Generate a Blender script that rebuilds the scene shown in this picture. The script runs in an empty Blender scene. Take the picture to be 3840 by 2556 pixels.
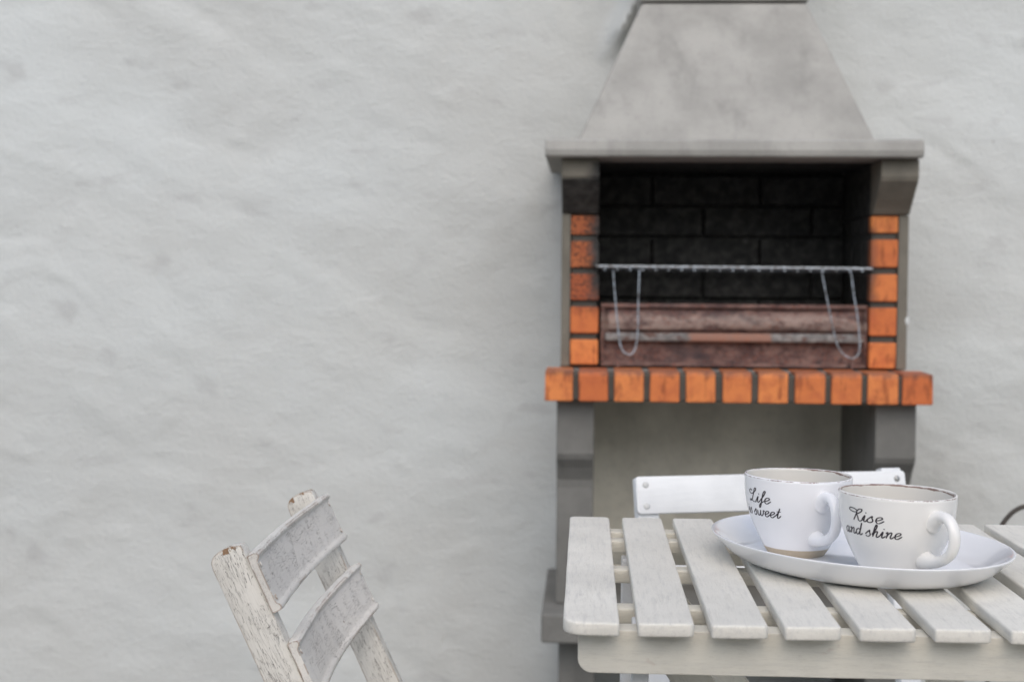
import bpy, bmesh, math, random
import numpy as np
from mathutils import Vector, Matrix, noise
random.seed(7)
R = math.radians
scene = bpy.context.scene
COL = scene.collection

# ---------------------------------------------------------------- camera
cam = bpy.data.cameras.new('camera'); co = bpy.data.objects.new('camera', cam); COL.objects.link(co)
cam.sensor_width = 36; cam.lens = 50; cam.clip_end = 500; cam.clip_start = 0.02
yaw, pit, rol = R(2.95), R(2.5), R(0.42)
fw = Vector((-math.sin(yaw)*math.cos(pit), math.cos(yaw)*math.cos(pit), -math.sin(pit)))
r0 = Vector((math.cos(yaw), math.sin(yaw), 0)); u0 = r0.cross(fw)
rt = r0*math.cos(rol) + u0*math.sin(rol); up = rt.cross(fw)
m = Matrix((rt, up, -fw)).transposed().to_4x4(); m.translation = (0, 0, 1.08)
co.matrix_world = m
cam.dof.use_dof = True; cam.dof.focus_distance = 1.55; cam.dof.aperture_fstop = 6.3
scene.camera = co

# ---------------------------------------------------------------- world, sun, exposure
SUN_EL, SUN_AZ = 44, 178          # azimuth: degrees clockwise from +Y (sun stands behind the camera)
w = bpy.data.worlds.new('World'); scene.world = w; w.use_nodes = True
wn = w.node_tree; wn.nodes.clear()
sky = wn.nodes.new('ShaderNodeTexSky'); sky.sky_type = 'NISHITA'; sky.sun_disc = False
sky.sun_elevation = R(SUN_EL); sky.sun_rotation = R(SUN_AZ)
sky.air_density = 1.0; sky.dust_density = 2.0; sky.ozone_density = 1.0
bg = wn.nodes.new('ShaderNodeBackground'); bg.inputs[1].default_value = 0.14
ow = wn.nodes.new('ShaderNodeOutputWorld')
wn.links.new(sky.outputs[0], bg.inputs[0]); wn.links.new(bg.outputs[0], ow.inputs[0])
sl = bpy.data.lights.new('sun', 'SUN'); so = bpy.data.objects.new('sun', sl); COL.objects.link(so)
sl.energy = 1.45; sl.angle = R(90); sl.color = (1.0, 0.95, 0.87)
sd = Vector((math.sin(R(SUN_AZ))*math.cos(R(SUN_EL)), math.cos(R(SUN_AZ))*math.cos(R(SUN_EL)), math.sin(R(SUN_EL))))
so.rotation_euler = sd.to_track_quat('Z', 'Y').to_euler(); so.location = (3, -6, 6)
scene.view_settings.view_transform = 'Standard'; scene.view_settings.look = 'None'
scene.view_settings.gamma = 1; scene.view_settings.use_curve_mapping = False
scene.view_settings.exposure = 0.24

# ---------------------------------------------------------------- material helper
class NT:
    def __init__(s, name):
        s.m = bpy.data.materials.new(name); s.m.use_nodes = True; s.t = s.m.node_tree; s.t.nodes.clear()
        s.o = s.n('ShaderNodeOutputMaterial'); s.b = s.n('ShaderNodeBsdfPrincipled'); s.l(s.b.outputs[0], s.o.inputs[0])
    def n(s, t, **k):
        x = s.t.nodes.new(t)
        for a, v in k.items(): setattr(x, a, v)
        return x
    def l(s, a, b): s.t.links.new(a, b)
    def val(s, sock, v):
        if hasattr(v, 'is_output') or isinstance(v, bpy.types.NodeSocket): s.l(v, sock)
        else: sock.default_value = v
    def math(s, op, a, b=0.0, c=None, clamp=False):
        x = s.n('ShaderNodeMath', operation=op); x.use_clamp = clamp
        s.val(x.inputs[0], a); s.val(x.inputs[1], b)
        if c is not None: s.val(x.inputs[2], c)
        return x.outputs[0]
    def mix(s, f, a, b, mode='MIX'):
        x = s.n('ShaderNodeMix', data_type='RGBA', blend_type=mode)
        s.val(x.inputs[0], f); s.val(x.inputs[6], a if not isinstance(a, tuple) else (*a, 1)[:4]); s.val(x.inputs[7], b if not isinstance(b, tuple) else (*b, 1)[:4])
        return x.outputs[2]
    def ramp(s, v, a, b, lo=0.0, hi=1.0):          # smooth remap a..b -> lo..hi
        x = s.n('ShaderNodeMapRange', interpolation_type='SMOOTHSTEP')
        s.val(x.inputs[0], v); s.val(x.inputs[1], a); s.val(x.inputs[2], b); s.val(x.inputs[3], lo); s.val(x.inputs[4], hi)
        return x.outputs[0]
    def coords(s, kind='Object', scale=(1,1,1), rnd=True, rot=(0,0,0)):
        tc = s.n('ShaderNodeTexCoord').outputs[kind] if kind != 'World' else s.n('ShaderNodeNewGeometry').outputs['Position']
        if rnd:
            oi = s.n('ShaderNodeObjectInfo'); mu = s.n('ShaderNodeVectorMath', operation='MULTIPLY_ADD')
            cb = s.n('ShaderNodeCombineXYZ'); s.l(oi.outputs['Random'], cb.inputs[0]); s.l(oi.outputs['Random'], cb.inputs[1]); s.l(oi.outputs['Random'], cb.inputs[2])
            s.l(cb.outputs[0], mu.inputs[0]); mu.inputs[1].default_value = (13.1, 7.7, 5.3); s.l(tc, mu.inputs[2]); tc = mu.outputs[0]
        mp = s.n('ShaderNodeMapping'); s.l(tc, mp.inputs[0]); mp.inputs['Scale'].default_value = scale; mp.inputs['Rotation'].default_value = rot
        return mp.outputs[0]
    def noise(s, v, sc, det=4, rough=.55, dist=0.0):
        x = s.n('ShaderNodeTexNoise'); s.l(v, x.inputs['Vector']); x.inputs['Scale'].default_value = sc
        x.inputs['Detail'].default_value = det; x.inputs['Roughness'].default_value = rough; x.inputs['Distortion'].default_value = dist
        return x.outputs[0]
    def vor(s, v, sc, feat='DISTANCE_TO_EDGE'):
        x = s.n('ShaderNodeTexVoronoi', feature=feat); s.l(v, x.inputs['Vector']); x.inputs['Scale'].default_value = sc
        return x.outputs['Distance']
    def bump(s, h, dist, st=1.0, prev=None):
        x = s.n('ShaderNodeBump'); s.l(h, x.inputs['Height']); x.inputs['Distance'].default_value = dist; x.inputs['Strength'].default_value = st
        if prev is not None: s.l(prev, x.inputs['Normal'])
        return x.outputs[0]
    def fin(s, col, rough, nrm=None, **k):
        s.val(s.b.inputs['Base Color'], (*col, 1) if isinstance(col, tuple) else col); s.val(s.b.inputs['Roughness'], rough)
        if nrm is not None: s.l(nrm, s.b.inputs['Normal'])
        for a, v in k.items(): s.val(s.b.inputs[a], v)
        return s.m

def paint(name, base, crack=0.0, dirt=0.3, chip=0.0, smear=0.3, wood=(.17, .085, .04), rough=.55, crackw=.010, spot=1.0, dens=0.0, tip=False):
    t = NT(name)
    v1 = t.coords(); vs = t.coords(scale=(.8, 7, 7)); vc = t.coords(scale=(1, 13, 13))
    big = t.noise(v1, 9, 3); mid = t.noise(vs, 26, 5, .65); fine = t.noise(vs, 160, 4, .7)
    oi = t.n('ShaderNodeObjectInfo'); bs = t.mix(oi.outputs['Random'], tuple(c*.93 for c in base), tuple(min(.85, c*1.04) for c in base))
    col = t.mix(t.ramp(big, .35, .7), bs, tuple(c*.90 for c in base))
    col = t.mix(t.math('MULTIPLY', t.ramp(mid, .48, .72), smear), col, (base[0]*.60, base[1]*.61, base[2]*.64))
    col = t.mix(t.math('MULTIPLY', t.ramp(fine, .5, .75), dirt), col, (base[0]*.6, base[1]*.58, base[2]*.54))
    h = t.math('ADD', t.math('MULTIPLY', mid, .6), t.math('MULTIPLY', fine, .35))
    # small dark specks
    sp = t.vor(t.coords(), 42, 'F1'); spm = t.math('MULTIPLY', t.ramp(sp, .05, .03), t.ramp(t.noise(v1, 17, 2), .62, .66)); spm = t.math('MULTIPLY', spm, spot)
    col = t.mix(spm, col, (.10, .05, .03))
    if crack > 0:
        n1 = t.noise(vc, 22, 2, .5); n2 = t.noise(vc, 40, 2, .55)
        r1 = t.ramp(t.math('ABSOLUTE', t.math('SUBTRACT', n1, .5)), 0, crackw, 1, 0)
        r2 = t.ramp(t.math('ABSOLUTE', t.math('SUBTRACT', n2, .47)), 0, crackw*1.3, 1, 0)
        msk = t.ramp(t.noise(v1, 30, 3), .44-dens, .54-dens)
        msk2 = t.ramp(t.noise(v1, 47, 3), .42-dens, .54-dens)
        c = t.math('MAXIMUM', t.math('MULTIPLY', r1, msk), t.math('MULTIPLY', r2, msk2)); c = t.math('MULTIPLY', c, crack)
        col = t.mix(c, col, (.085, .05, .035)); h = t.math('SUBTRACT', h, t.math('MULTIPLY', c, 1.3))
    if chip > 0:
        bv = t.n('ShaderNodeBevel'); bv.samples = 4; bv.inputs['Radius'].default_value = .0028
        g = t.n('ShaderNodeNewGeometry'); dt = t.n('ShaderNodeVectorMath', operation='DOT_PRODUCT')
        t.l(bv.outputs[0], dt.inputs[0]); t.l(g.outputs['Normal'], dt.inputs[1])
        e = t.ramp(dt.outputs['Value'], .995, .90)
        n3 = t.noise(t.coords(scale=(1, 2, 2)), 36, 5, .7); low = t.noise(v1, 11, 2)
        thr = t.math('ADD', t.math('MULTIPLY', e, .26), t.math('ADD', n3, t.math('MULTIPLY', t.math('SUBTRACT', low, .5), .48)))
        if tip:                                # bare wood on the knocked corner at the post's head
            so_ = t.n('ShaderNodeSeparateXYZ'); tcc = t.n('ShaderNodeTexCoord'); t.l(tcc.outputs['Object'], so_.inputs[0])
            hd = t.math('MULTIPLY', t.ramp(so_.outputs[0], .050, .0), t.ramp(so_.outputs[1], .011, .002))
            hd = t.math('MAXIMUM', hd, t.math('MULTIPLY', t.ramp(so_.outputs[0], .002, -.006), .8))
            thr = t.math('ADD', thr, t.math('MULTIPLY', hd, .24))
        cm = t.math('MULTIPLY', t.ramp(thr, .735, .755), chip)
        wc = t.mix(t.noise(vc, 60, 3), wood, tuple(c*1.9 for c in wood))
        col = t.mix(cm, col, wc); h = t.math('SUBTRACT', h, t.math('MULTIPLY', cm, 2.0))
    return t.fin(col, rough, t.bump(h, .0007, .8))

def soot_dark_mask(t):
    """soot burnt onto the inside of the firebox: deep inside and along its inner edges; plus the dark foot of the left corbel"""
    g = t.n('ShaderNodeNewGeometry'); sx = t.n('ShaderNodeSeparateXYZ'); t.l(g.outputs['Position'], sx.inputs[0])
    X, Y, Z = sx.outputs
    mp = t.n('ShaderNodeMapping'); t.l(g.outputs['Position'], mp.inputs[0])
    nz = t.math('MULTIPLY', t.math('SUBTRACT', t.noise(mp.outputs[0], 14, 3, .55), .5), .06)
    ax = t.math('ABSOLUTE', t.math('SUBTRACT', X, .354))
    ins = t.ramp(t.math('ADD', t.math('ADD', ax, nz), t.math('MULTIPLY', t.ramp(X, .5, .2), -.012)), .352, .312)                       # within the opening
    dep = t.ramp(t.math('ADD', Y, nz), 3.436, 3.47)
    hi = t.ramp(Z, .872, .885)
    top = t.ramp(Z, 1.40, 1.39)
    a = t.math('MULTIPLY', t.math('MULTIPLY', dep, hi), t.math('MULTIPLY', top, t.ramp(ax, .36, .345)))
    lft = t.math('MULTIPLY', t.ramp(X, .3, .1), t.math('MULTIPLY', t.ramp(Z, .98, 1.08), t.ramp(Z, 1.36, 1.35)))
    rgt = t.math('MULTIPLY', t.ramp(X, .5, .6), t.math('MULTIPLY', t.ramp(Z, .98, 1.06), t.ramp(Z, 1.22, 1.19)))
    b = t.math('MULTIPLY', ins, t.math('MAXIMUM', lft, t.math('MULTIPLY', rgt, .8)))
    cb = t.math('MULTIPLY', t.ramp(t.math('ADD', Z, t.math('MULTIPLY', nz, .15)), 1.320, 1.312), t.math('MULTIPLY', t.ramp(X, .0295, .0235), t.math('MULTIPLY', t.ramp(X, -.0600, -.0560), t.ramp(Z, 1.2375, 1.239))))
    cb = t.math('MULTIPLY', cb, .96)                                       # near-black lower part of the left corbel
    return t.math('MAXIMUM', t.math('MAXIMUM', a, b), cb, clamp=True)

def concrete(name, base, rough=.85, soot=True, stain=.35, scale=1.0):
    t = NT(name); v = t.coords('World', rnd=False)
    a = t.noise(v, 7*scale, 5, .6); b = t.noise(v, 40*scale, 4, .6); c = t.noise(v, 230, 3, .6)
    vz = t.coords('World', rnd=False, scale=(1, 1, .25)); st = t.noise(vz, 12, 4, .6)
    col = t.mix(t.ramp(a, .3, .7), tuple(x*1.10 for x in base), tuple(x*.84 for x in base))
    col = t.mix(t.math('MULTIPLY', t.ramp(st, .52, .75), stain), col, tuple(x*.55 for x in base))
    col = t.mix(t.math('MULTIPLY', t.ramp(b, .55, .75), .35), col, tuple(x*.7 for x in base))
    col = t.mix(t.math('MULTIPLY', t.ramp(c, .62, .70), .55), col, tuple(x*.45 for x in base))
    if soot:
        s = soot_dark_mask(t); sc = t.mix(t.ramp(b, .35, .75), (.018, .018, .017), (.070, .067, .062)); sc = t.mix(t.ramp(t.vor(v, 17, 'F1'), .07, .02), sc, (.16, .155, .14)); col = t.mix(s, col, sc)
    h = t.math('ADD', b, t.math('MULTIPLY', c, .5))
    return t.fin(col, rough, t.bump(h, .002, .6))

def brickmat(name, base):
    t = NT(name); v = t.coords('World', rnd=False); oi = t.n('ShaderNodeObjectInfo')
    a = t.noise(v, 30, 5, .65); b = t.noise(v, 140, 3, .6)
    vz = t.coords('World', rnd=False, scale=(1, 1, .3)); st = t.noise(vz, 55, 4, .65)
    col = t.mix(oi.outputs['Random'], (base[0]*.86, base[1]*.80, base[2]*.9), (base[0]*1.12, base[1]*1.34, base[2]*1.5))
    col = t.mix(t.math('MULTIPLY', t.ramp(a, .4, .7), .6), col, (base[0]*.66, base[1]*.56, base[2]*.8))
    col = t.mix(t.math('MULTIPLY', t.ramp(st, .52, .68), .75), col, (base[0]*.42, base[1]*.36, base[2]*.45))
    g3 = t.n('ShaderNodeNewGeometry'); s3 = t.n('ShaderNodeSeparateXYZ'); t.l(g3.outputs['Position'], s3.inputs[0])
    ht = t.math('MULTIPLY', t.ramp(s3.outputs[0], .06, .04), t.ramp(t.math('ADD', s3.outputs[2], t.math('MULTIPLY', t.math('SUBTRACT', a, .5), .08)), .985, 1.04))   # scorched upper bricks of the left column
    col = t.mix(t.math('MULTIPLY', ht, .55), col, (.24, .055, .025)); col = t.mix(t.math('MULTIPLY', ht, t.ramp(b, .5, .62)), col, (.05, .022, .014))
    te = t.math('MULTIPLY', t.math('MULTIPLY', t.ramp(t.math('ADD', s3.outputs[2], t.math('MULTIPLY', t.math('SUBTRACT', st, .5), .03)), .852, .869), t.ramp(s3.outputs[2], .8735, .8712)), t.ramp(s3.outputs[1], 3.40, 3.38))
    col = t.mix(t.math('MULTIPLY', te, .6), col, (.13, .075, .06))          # smoke stains along the ledge's upper edge
    s = soot_dark_mask(t); col = t.mix(s, col, t.mix(t.ramp(a, .35, .7), (.016, .016, .015), (.062, .058, .054)))
    return t.fin(col, .8, t.bump(t.math('ADD', a, t.math('MULTIPLY', b, .5)), .0016, .7))

M = {}
M['table'] = paint('table_paint', (.80, .77, .69), crack=.16, dirt=.28, chip=.3, smear=.36, rough=.5)
M['table_frame'] = paint('table_frame_paint', (.77, .74, .645), crack=.10, dirt=.35, chip=.12, smear=.25, rough=.45, wood=(.26, .10, .06))
M['chair'] = paint('chair_paint', (.78, .75, .68), crack=1.0, dirt=.38, chip=1.0, smear=.25, rough=.55)
M['chair_post'] = paint('chair_post_paint', (.78, .75, .68), crack=1.0, dirt=.38, chip=1.0, smear=.25, rough=.55, wood=(.20, .12, .065), tip=True)
M['chair_slat'] = paint('chair_slat_paint', (.80, .765, .70), crack=.75, dirt=.3, chip=.95, smear=.22, rough=.5, crackw=.008, dens=-.03)
M['chair_far'] = paint('far_chair_paint', (.78, .79, .79), crack=0, dirt=.15, chip=0, smear=.12, rough=.45, spot=0)
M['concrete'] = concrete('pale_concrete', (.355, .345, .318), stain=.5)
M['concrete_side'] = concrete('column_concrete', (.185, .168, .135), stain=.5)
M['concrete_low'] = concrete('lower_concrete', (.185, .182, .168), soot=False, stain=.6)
M['panel'] = concrete('back_panel_concrete', (.74, .705, .60), soot=False, stain=.22)
M['mortar'] = concrete('mortar', (.085, .078, .066), scale=3)
M['brick'] = brickmat('orange_brick', (.66, .185, .048))
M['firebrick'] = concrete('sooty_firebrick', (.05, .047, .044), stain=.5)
t = NT('rusty_steel'); v = t.coords('World', rnd=False, scale=(.55, 1, 1.1)); a = t.noise(v, 26, 6, .75); b = t.noise(t.coords('World', rnd=False), 150, 3, .7)
g2 = t.n('ShaderNodeNewGeometry'); sz = t.n('ShaderNodeSeparateXYZ'); t.l(g2.outputs['Position'], sz.inputs[0])
col = t.mix(t.ramp(a, .38, .62), (.085, .045, .042), (.25, .15, .125)); col = t.mix(t.ramp(t.noise(t.coords('World', rnd=False), 60, 4, .7), .55, .68), col, (.05, .035, .035)); worn = t.math('MULTIPLY', t.ramp(sz.outputs[2], .955, .968), t.ramp(sz.outputs[2], 1.006, .985)); col = t.mix(t.math('MULTIPLY', worn, t.ramp(a, .3, .6)), col, (.36, .275, .235)); col = t.mix(t.math('MULTIPLY', t.ramp(b, .52, .7), .7), col, (.26, .075, .04))
col = t.mix(t.ramp(t.noise(v, 12, 3), .58, .72, 0, .7), col, (.05, .04, .045))
M['rust'] = t.fin(col, .75, t.bump(a, .002, .6), Metallic=.15)
t = NT('ash_grey_steel'); v = t.coords('World', rnd=False); a = t.noise(v, 9, 4, .7); b = t.noise(v, 70, 4, .6)
col = t.mix(t.ramp(b, .35, .7), (.15, .14, .135), (.28, .265, .25)); g2 = t.n('ShaderNodeNewGeometry'); sz = t.n('ShaderNodeSeparateXYZ'); t.l(g2.outputs['Position'], sz.inputs[0]); col = t.mix(t.ramp(t.noise(v, 34, 4, .7), .52, .62), col, (.13, .075, .06)); md = t.ramp(t.math('ABSOLUTE', t.math('ADD', t.math('SUBTRACT', sz.outputs[0], .345), t.math('MULTIPLY', t.math('SUBTRACT', a, .5), .12))), .10, .085)
col = t.mix(md, col, t.mix(b, (.36, .15, .09), (.26, .18, .15)))
M['ash'] = t.fin(col, .8, t.bump(b, .001, .5))
t = NT('grill_steel'); v = t.coords('World', rnd=False); b = t.noise(v, 90, 3)
M['steel'] = t.fin(t.mix(t.ramp(b, .4, .65), (.44, .49, .54), (.19, .19, .19)), .42, None, Metallic=.7)
t = NT('screw_steel'); M['screw'] = t.fin((.35, .35, .34), .4, None, Metallic=.6)
t = NT('painted_screw'); M['pscrew'] = t.fin((.60, .60, .58), .5)
t = NT('dark_rod'); v = t.coords(); M['rod'] = t.fin(t.mix(t.noise(v, 40), (.03, .026, .022), (.09, .075, .06)), .6)

# glazed cup, with the brown line of bare clay along the rim and an unglazed foot
def cupmat(name, tint, inside=0.0):
    t = NT(name); tc = t.n('ShaderNodeTexCoord'); sx = t.n('ShaderNodeSeparateXYZ'); t.l(tc.outputs['Object'], sx.inputs[0]); Z = sx.outputs[2]
    X, Y = sx.outputs[0], sx.outputs[1]
    rad = t.math('SQRT', t.math('ADD', t.math('MULTIPLY', X, X), t.math('MULTIPLY', Y, Y)))
    v = t.coords(rnd=True); n = t.noise(v, 60, 5, .7); n2 = t.noise(v, 14, 3, .6); nf = t.noise(v, 330, 3, .6)
    dr = t.math('SUBTRACT', rad, .0586)
    inner = t.math('ADD', inside, 0.0)
    # wavy clay line a little below the rim inside, a thin one outside
    lvl = t.math('ADD', .0843, t.math('MULTIPLY', t.math('SUBTRACT', n2, .5), -.009))
    wd = t.math('ADD', .0002, t.math('MULTIPLY', t.math('SUBTRACT', n, .38), .0042))
    li = t.ramp(t.math('SUBTRACT', t.math('ABSOLUTE', t.math('SUBTRACT', Z, lvl)), wd), .0004, -.0002)
    lo = t.math('MULTIPLY', t.ramp(t.math('SUBTRACT', t.math('ABSOLUTE', t.math('SUBTRACT', Z, .08445)), t.math('MULTIPLY', t.math('SUBTRACT', n, .42), .0028)), .0003, -.0002), t.ramp(nf, .3, .5))
    ln = t.math('MULTIPLY', t.math('ADD', t.math('MULTIPLY', inner, li), t.math('MULTIPLY', t.math('SUBTRACT', 1.0, inner), lo), clamp=True), .88)
    hz = t.ramp(Z, .081, .0815)
    ln = t.math('MULTIPLY', ln, t.ramp(Z, .0790, .0796))
    foot = t.math('MULTIPLY', t.ramp(t.math('ADD', Z, t.math('MULTIPLY', t.math('SUBTRACT', n2, .5), .0012)), .0090, .0083), t.ramp(rad, .047, .046))
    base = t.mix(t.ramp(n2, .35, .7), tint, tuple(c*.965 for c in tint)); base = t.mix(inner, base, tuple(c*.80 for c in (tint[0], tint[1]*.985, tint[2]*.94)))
    sp = t.math('MULTIPLY', t.ramp(t.vor(t.coords(), 95, 'F1'), .045, .03), t.ramp(t.noise(v, 31, 2), .66, .68)); base = t.mix(sp, base, (.2, .1, .06))
    col = t.mix(ln, base, (.17, .085, .062)); col = t.mix(foot, col, t.mix(nf, (.46, .385, .29), (.56, .48, .37)))
    rg = t.math('MAXIMUM', t.math('MULTIPLY', ln, .45), t.math('MULTIPLY', foot, .8)); rg = t.math('MAXIMUM', rg, .08)
    t.fin(col, rg, t.bump(t.noise(v, 22, 3), .0006, .35)); t.b.inputs['IOR'].default_value = 1.55
    t.b.inputs['Specular IOR Level'].default_value = .45
    return t.m
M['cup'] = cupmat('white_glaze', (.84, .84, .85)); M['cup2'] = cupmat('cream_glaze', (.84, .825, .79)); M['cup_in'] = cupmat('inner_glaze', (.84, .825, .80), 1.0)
t = NT('platter_glaze'); v = t.coords(); n = t.noise(v, 12, 3)
M['platter'] = t.fin(t.mix(n, (.84, .845, .86), (.81, .815, .83)), .06, t.bump(n, .0006, .25)); t.b.inputs['IOR'].default_value = 1.55
t = NT('dark_ink'); M['ink'] = t.fin((.022, .016, .024), .35)

# plaster wall
t = NT('white_plaster'); v = t.coords('World', rnd=False)
vd = t.coords('World', rnd=False, scale=(1, 1, 1.7), rot=(0, R(-27), 0))
a = t.noise(vd, 2.2, 5, .6, .3); b = t.noise(vd, 11, 5, .62, .4); c = t.noise(v, 95, 4, .65); lowf = t.noise(v, .9, 2)
col = t.mix(t.ramp(lowf, .35, .65), (.592, .616, .604), (.556, .566, .545))
col = t.mix(t.math('MULTIPLY', t.ramp(a, .50, .72), .26), col, (.45, .445, .42))
col = t.mix(t.math('MULTIPLY', t.ramp(t.noise(vd, 6.5, 3, .5, .5), .60, .74), .32), col, (.36, .355, .35))
spt = t.math('MULTIPLY', t.ramp(t.vor(v, 5, 'F1'), .028, .015), t.ramp(t.noise(v, 3, 2), .5, .55)); col = t.mix(t.math('MULTIPLY', spt, .6), col, (.25, .22, .19))
nr = t.bump(c, .005, .5); nr = t.bump(b, .012, .32, nr)
M['wall'] = t.fin(col, .8, nr)
t = NT('paving'); v = t.coords('World', rnd=False); a = t.noise(v, 3, 5); b = t.noise(v, 60, 4)
col = t.mix(t.ramp(a, .3, .7), (.24, .225, .205), (.17, .16, .15)); M['pave'] = t.fin(col, .85, t.bump(b, .004, .5))

# ---------------------------------------------------------------- object helpers
def link(name, me, mat=None, parent=None, mw=None, smooth=False):
    o = bpy.data.objects.new(name, me); COL.objects.link(o)
    if mat is not None and not me.materials: me.materials.append(mat)
    if parent is not None: o.parent = parent
    if mw is not None: o.matrix_basis = mw
    if smooth:
        for p in me.polygons: p.use_smooth = True
    return o
def from_bm(name, bm, mat, parent=None, mw=None, smooth=False, angle=None):
    bmesh.ops.recalc_face_normals(bm, faces=bm.faces)
    me = bpy.data.meshes.new(name); bm.to_mesh(me); bm.free()
    o = link(name, me, mat, parent, mw, smooth)
    if angle: me.set_sharp_from_angle(angle=R(angle))
    return o
def root(name, label, cat, loc=(0, 0, 0), rz=0, group=None):
    o = bpy.data.objects.new(name, None); COL.objects.link(o); o.location = loc; o.rotation_euler = (0, 0, rz)
    o.empty_display_size = .05; o['label'] = label; o['category'] = cat
    if group: o['group'] = group
    return o
def corner_outline(x0, y0, x1, y1, rad=(0, 0, 0, 0), n=4):
    """rounded rectangle, corner order: (x0,y0) (x1,y0) (x1,y1) (x0,y1)"""
    pts = []; cs = [(x0, y0, 1, 1, 180), (x1, y0, -1, 1, 270), (x1, y1, -1, -1, 0), (x0, y1, 1, -1, 90)]
    for (cx, cy, sx, sy, a0), r in zip(cs, rad):
        if r <= 1e-6: pts.append((cx, cy)); continue
        for k in range(n+1):
            a = R(a0 + 90*k/n); pts.append((cx + sx*r + r*math.cos(a), cy + sy*r + r*math.sin(a)))
    return pts
def prism(pts, z0, z1, bev=.0012, seg=2, cuts=0, wob=0.0, seed=0):
    """outline in XY extruded z0..z1, perimeter edges bevelled, optional cuts along X and slight unevenness"""
    bm = bmesh.new(); vs = [bm.verts.new((x, y, z0)) for x, y in pts]; f = bm.faces.new(vs)
    r = bmesh.ops.extrude_face_region(bm, geom=[f]); 
    for v in r['geom']:
        if isinstance(v, bmesh.types.BMVert): v.co.z = z1
    bmesh.ops.recalc_face_normals(bm, faces=bm.faces)
    if bev > 0:
        es = [e for e in bm.edges if e.calc_face_angle(0) > .6]
        bmesh.ops.bevel(bm, geom=es, offset=bev, segments=seg, affect='EDGES', profile=.5, clamp_overlap=True)
    if cuts:
        xs = [v.co.x for v in bm.verts]; a, b = min(xs), max(xs)
        for k in range(1, cuts):
            x = a + (b-a)*k/cuts
            bmesh.ops.bisect_plane(bm, geom=bm.verts[:]+bm.edges[:]+bm.faces[:], plane_co=(x, 0, 0), plane_no=(1, 0, 0))
    if wob:
        for v in bm.verts:
            v.co += noise.noise_vector(v.co*14 + Vector((seed*3.7, seed, 0)))*wob
    return bm
def boxbm(x0, x1, y0, y1, z0, z1, bev=.002, seg=2):
    bm = bmesh.new(); bmesh.ops.create_cube(bm, size=1)
    for v in bm.verts:
        v.co = Vector((x0 if v.co.x < 0 else x1, y0 if v.co.y < 0 else y1, z0 if v.co.z < 0 else z1))
    if bev: bmesh.ops.bevel(bm, geom=bm.edges[:], offset=bev, segments=seg, affect='EDGES', profile=.5)
    return bm
def box(name, x0, x1, y0, y1, z0, z1, mat, parent=None, bev=.002, seg=2, jit=0.0):
    """box with its own origin at its centre"""
    cx, cy, cz = (x0+x1)/2, (y0+y1)/2, (z0+z1)/2
    bm = boxbm(x0-cx, x1-cx, y0-cy, y1-cy, z0-cz, z1-cz, bev, seg)
    if jit:
        for v in bm.verts: v.co += noise.noise_vector((v.co + Vector((cx, cy, cz)))*30)*jit
    return from_bm(name, bm, mat, parent, Matrix.Translation((cx, cy, cz)))
def tube(name, pts, rad, mat, parent=None, n=10, closed=False, mw=None):
    bm = bmesh.new(); rings = []; P = [Vector(p) for p in pts]; N = len(P)
    rad = rad if isinstance(rad, (list, tuple)) else [rad]*N
    up_ = Vector((0, 0, 1)); prev = None
    for i, p in enumerate(P):
        tdir = (P[min(i+1, N-1)] - P[max(i-1, 0)]).normalized()
        if prev is None: a = tdir.cross(up_ if abs(tdir.z) < .9 else Vector((1, 0, 0))).normalized()
        else: a = (prev - tdir*prev.dot(tdir)).normalized()
        prev = a; b = tdir.cross(a)
        rr = rad[i]; ra, rb = rr if isinstance(rr, tuple) else (rr, rr)
        rings.append([bm.verts.new(p + a*math.cos(2*math.pi*k/n)*ra + b*math.sin(2*math.pi*k/n)*rb) for k in range(n)])
    for A, B in zip(rings, rings[1:]):
        for k in range(n): bm.faces.new((A[k], A[(k+1) % n], B[(k+1) % n], B[k]))
    bm.faces.new(rings[0][::-1]); bm.faces.new(rings[-1])
    return from_bm(name, bm, mat, parent, mw, smooth=True, angle=60)
def crom(pts, per=8):
    """Catmull-Rom through pts"""
    P = [np.array(p, float) for p in pts]; P = [2*P[0]-P[1]] + P + [2*P[-1]-P[-2]]; out = []
    for i in range(1, len(P)-2):
        for k in range(per):
            t = k/per; a, b, c, d = P[i-1], P[i], P[i+1], P[i+2]
            out.append(.5*((2*b)+(-a+c)*t+(2*a-5*b+4*c-d)*t*t+(-a+3*b-3*c+d)*t**3))
    out.append(P[-2]); return out

# ---------------------------------------------------------------- ground
GZ, WY = -0.075, 3.84
bm = bmesh.new(); bmesh.ops.create_grid(bm, x_segments=2, y_segments=2, size=60)
g = from_bm('ground', bm, M['pave'], None, Matrix.Translation((0, 0, GZ))); g['kind'] = 'structure'

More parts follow.
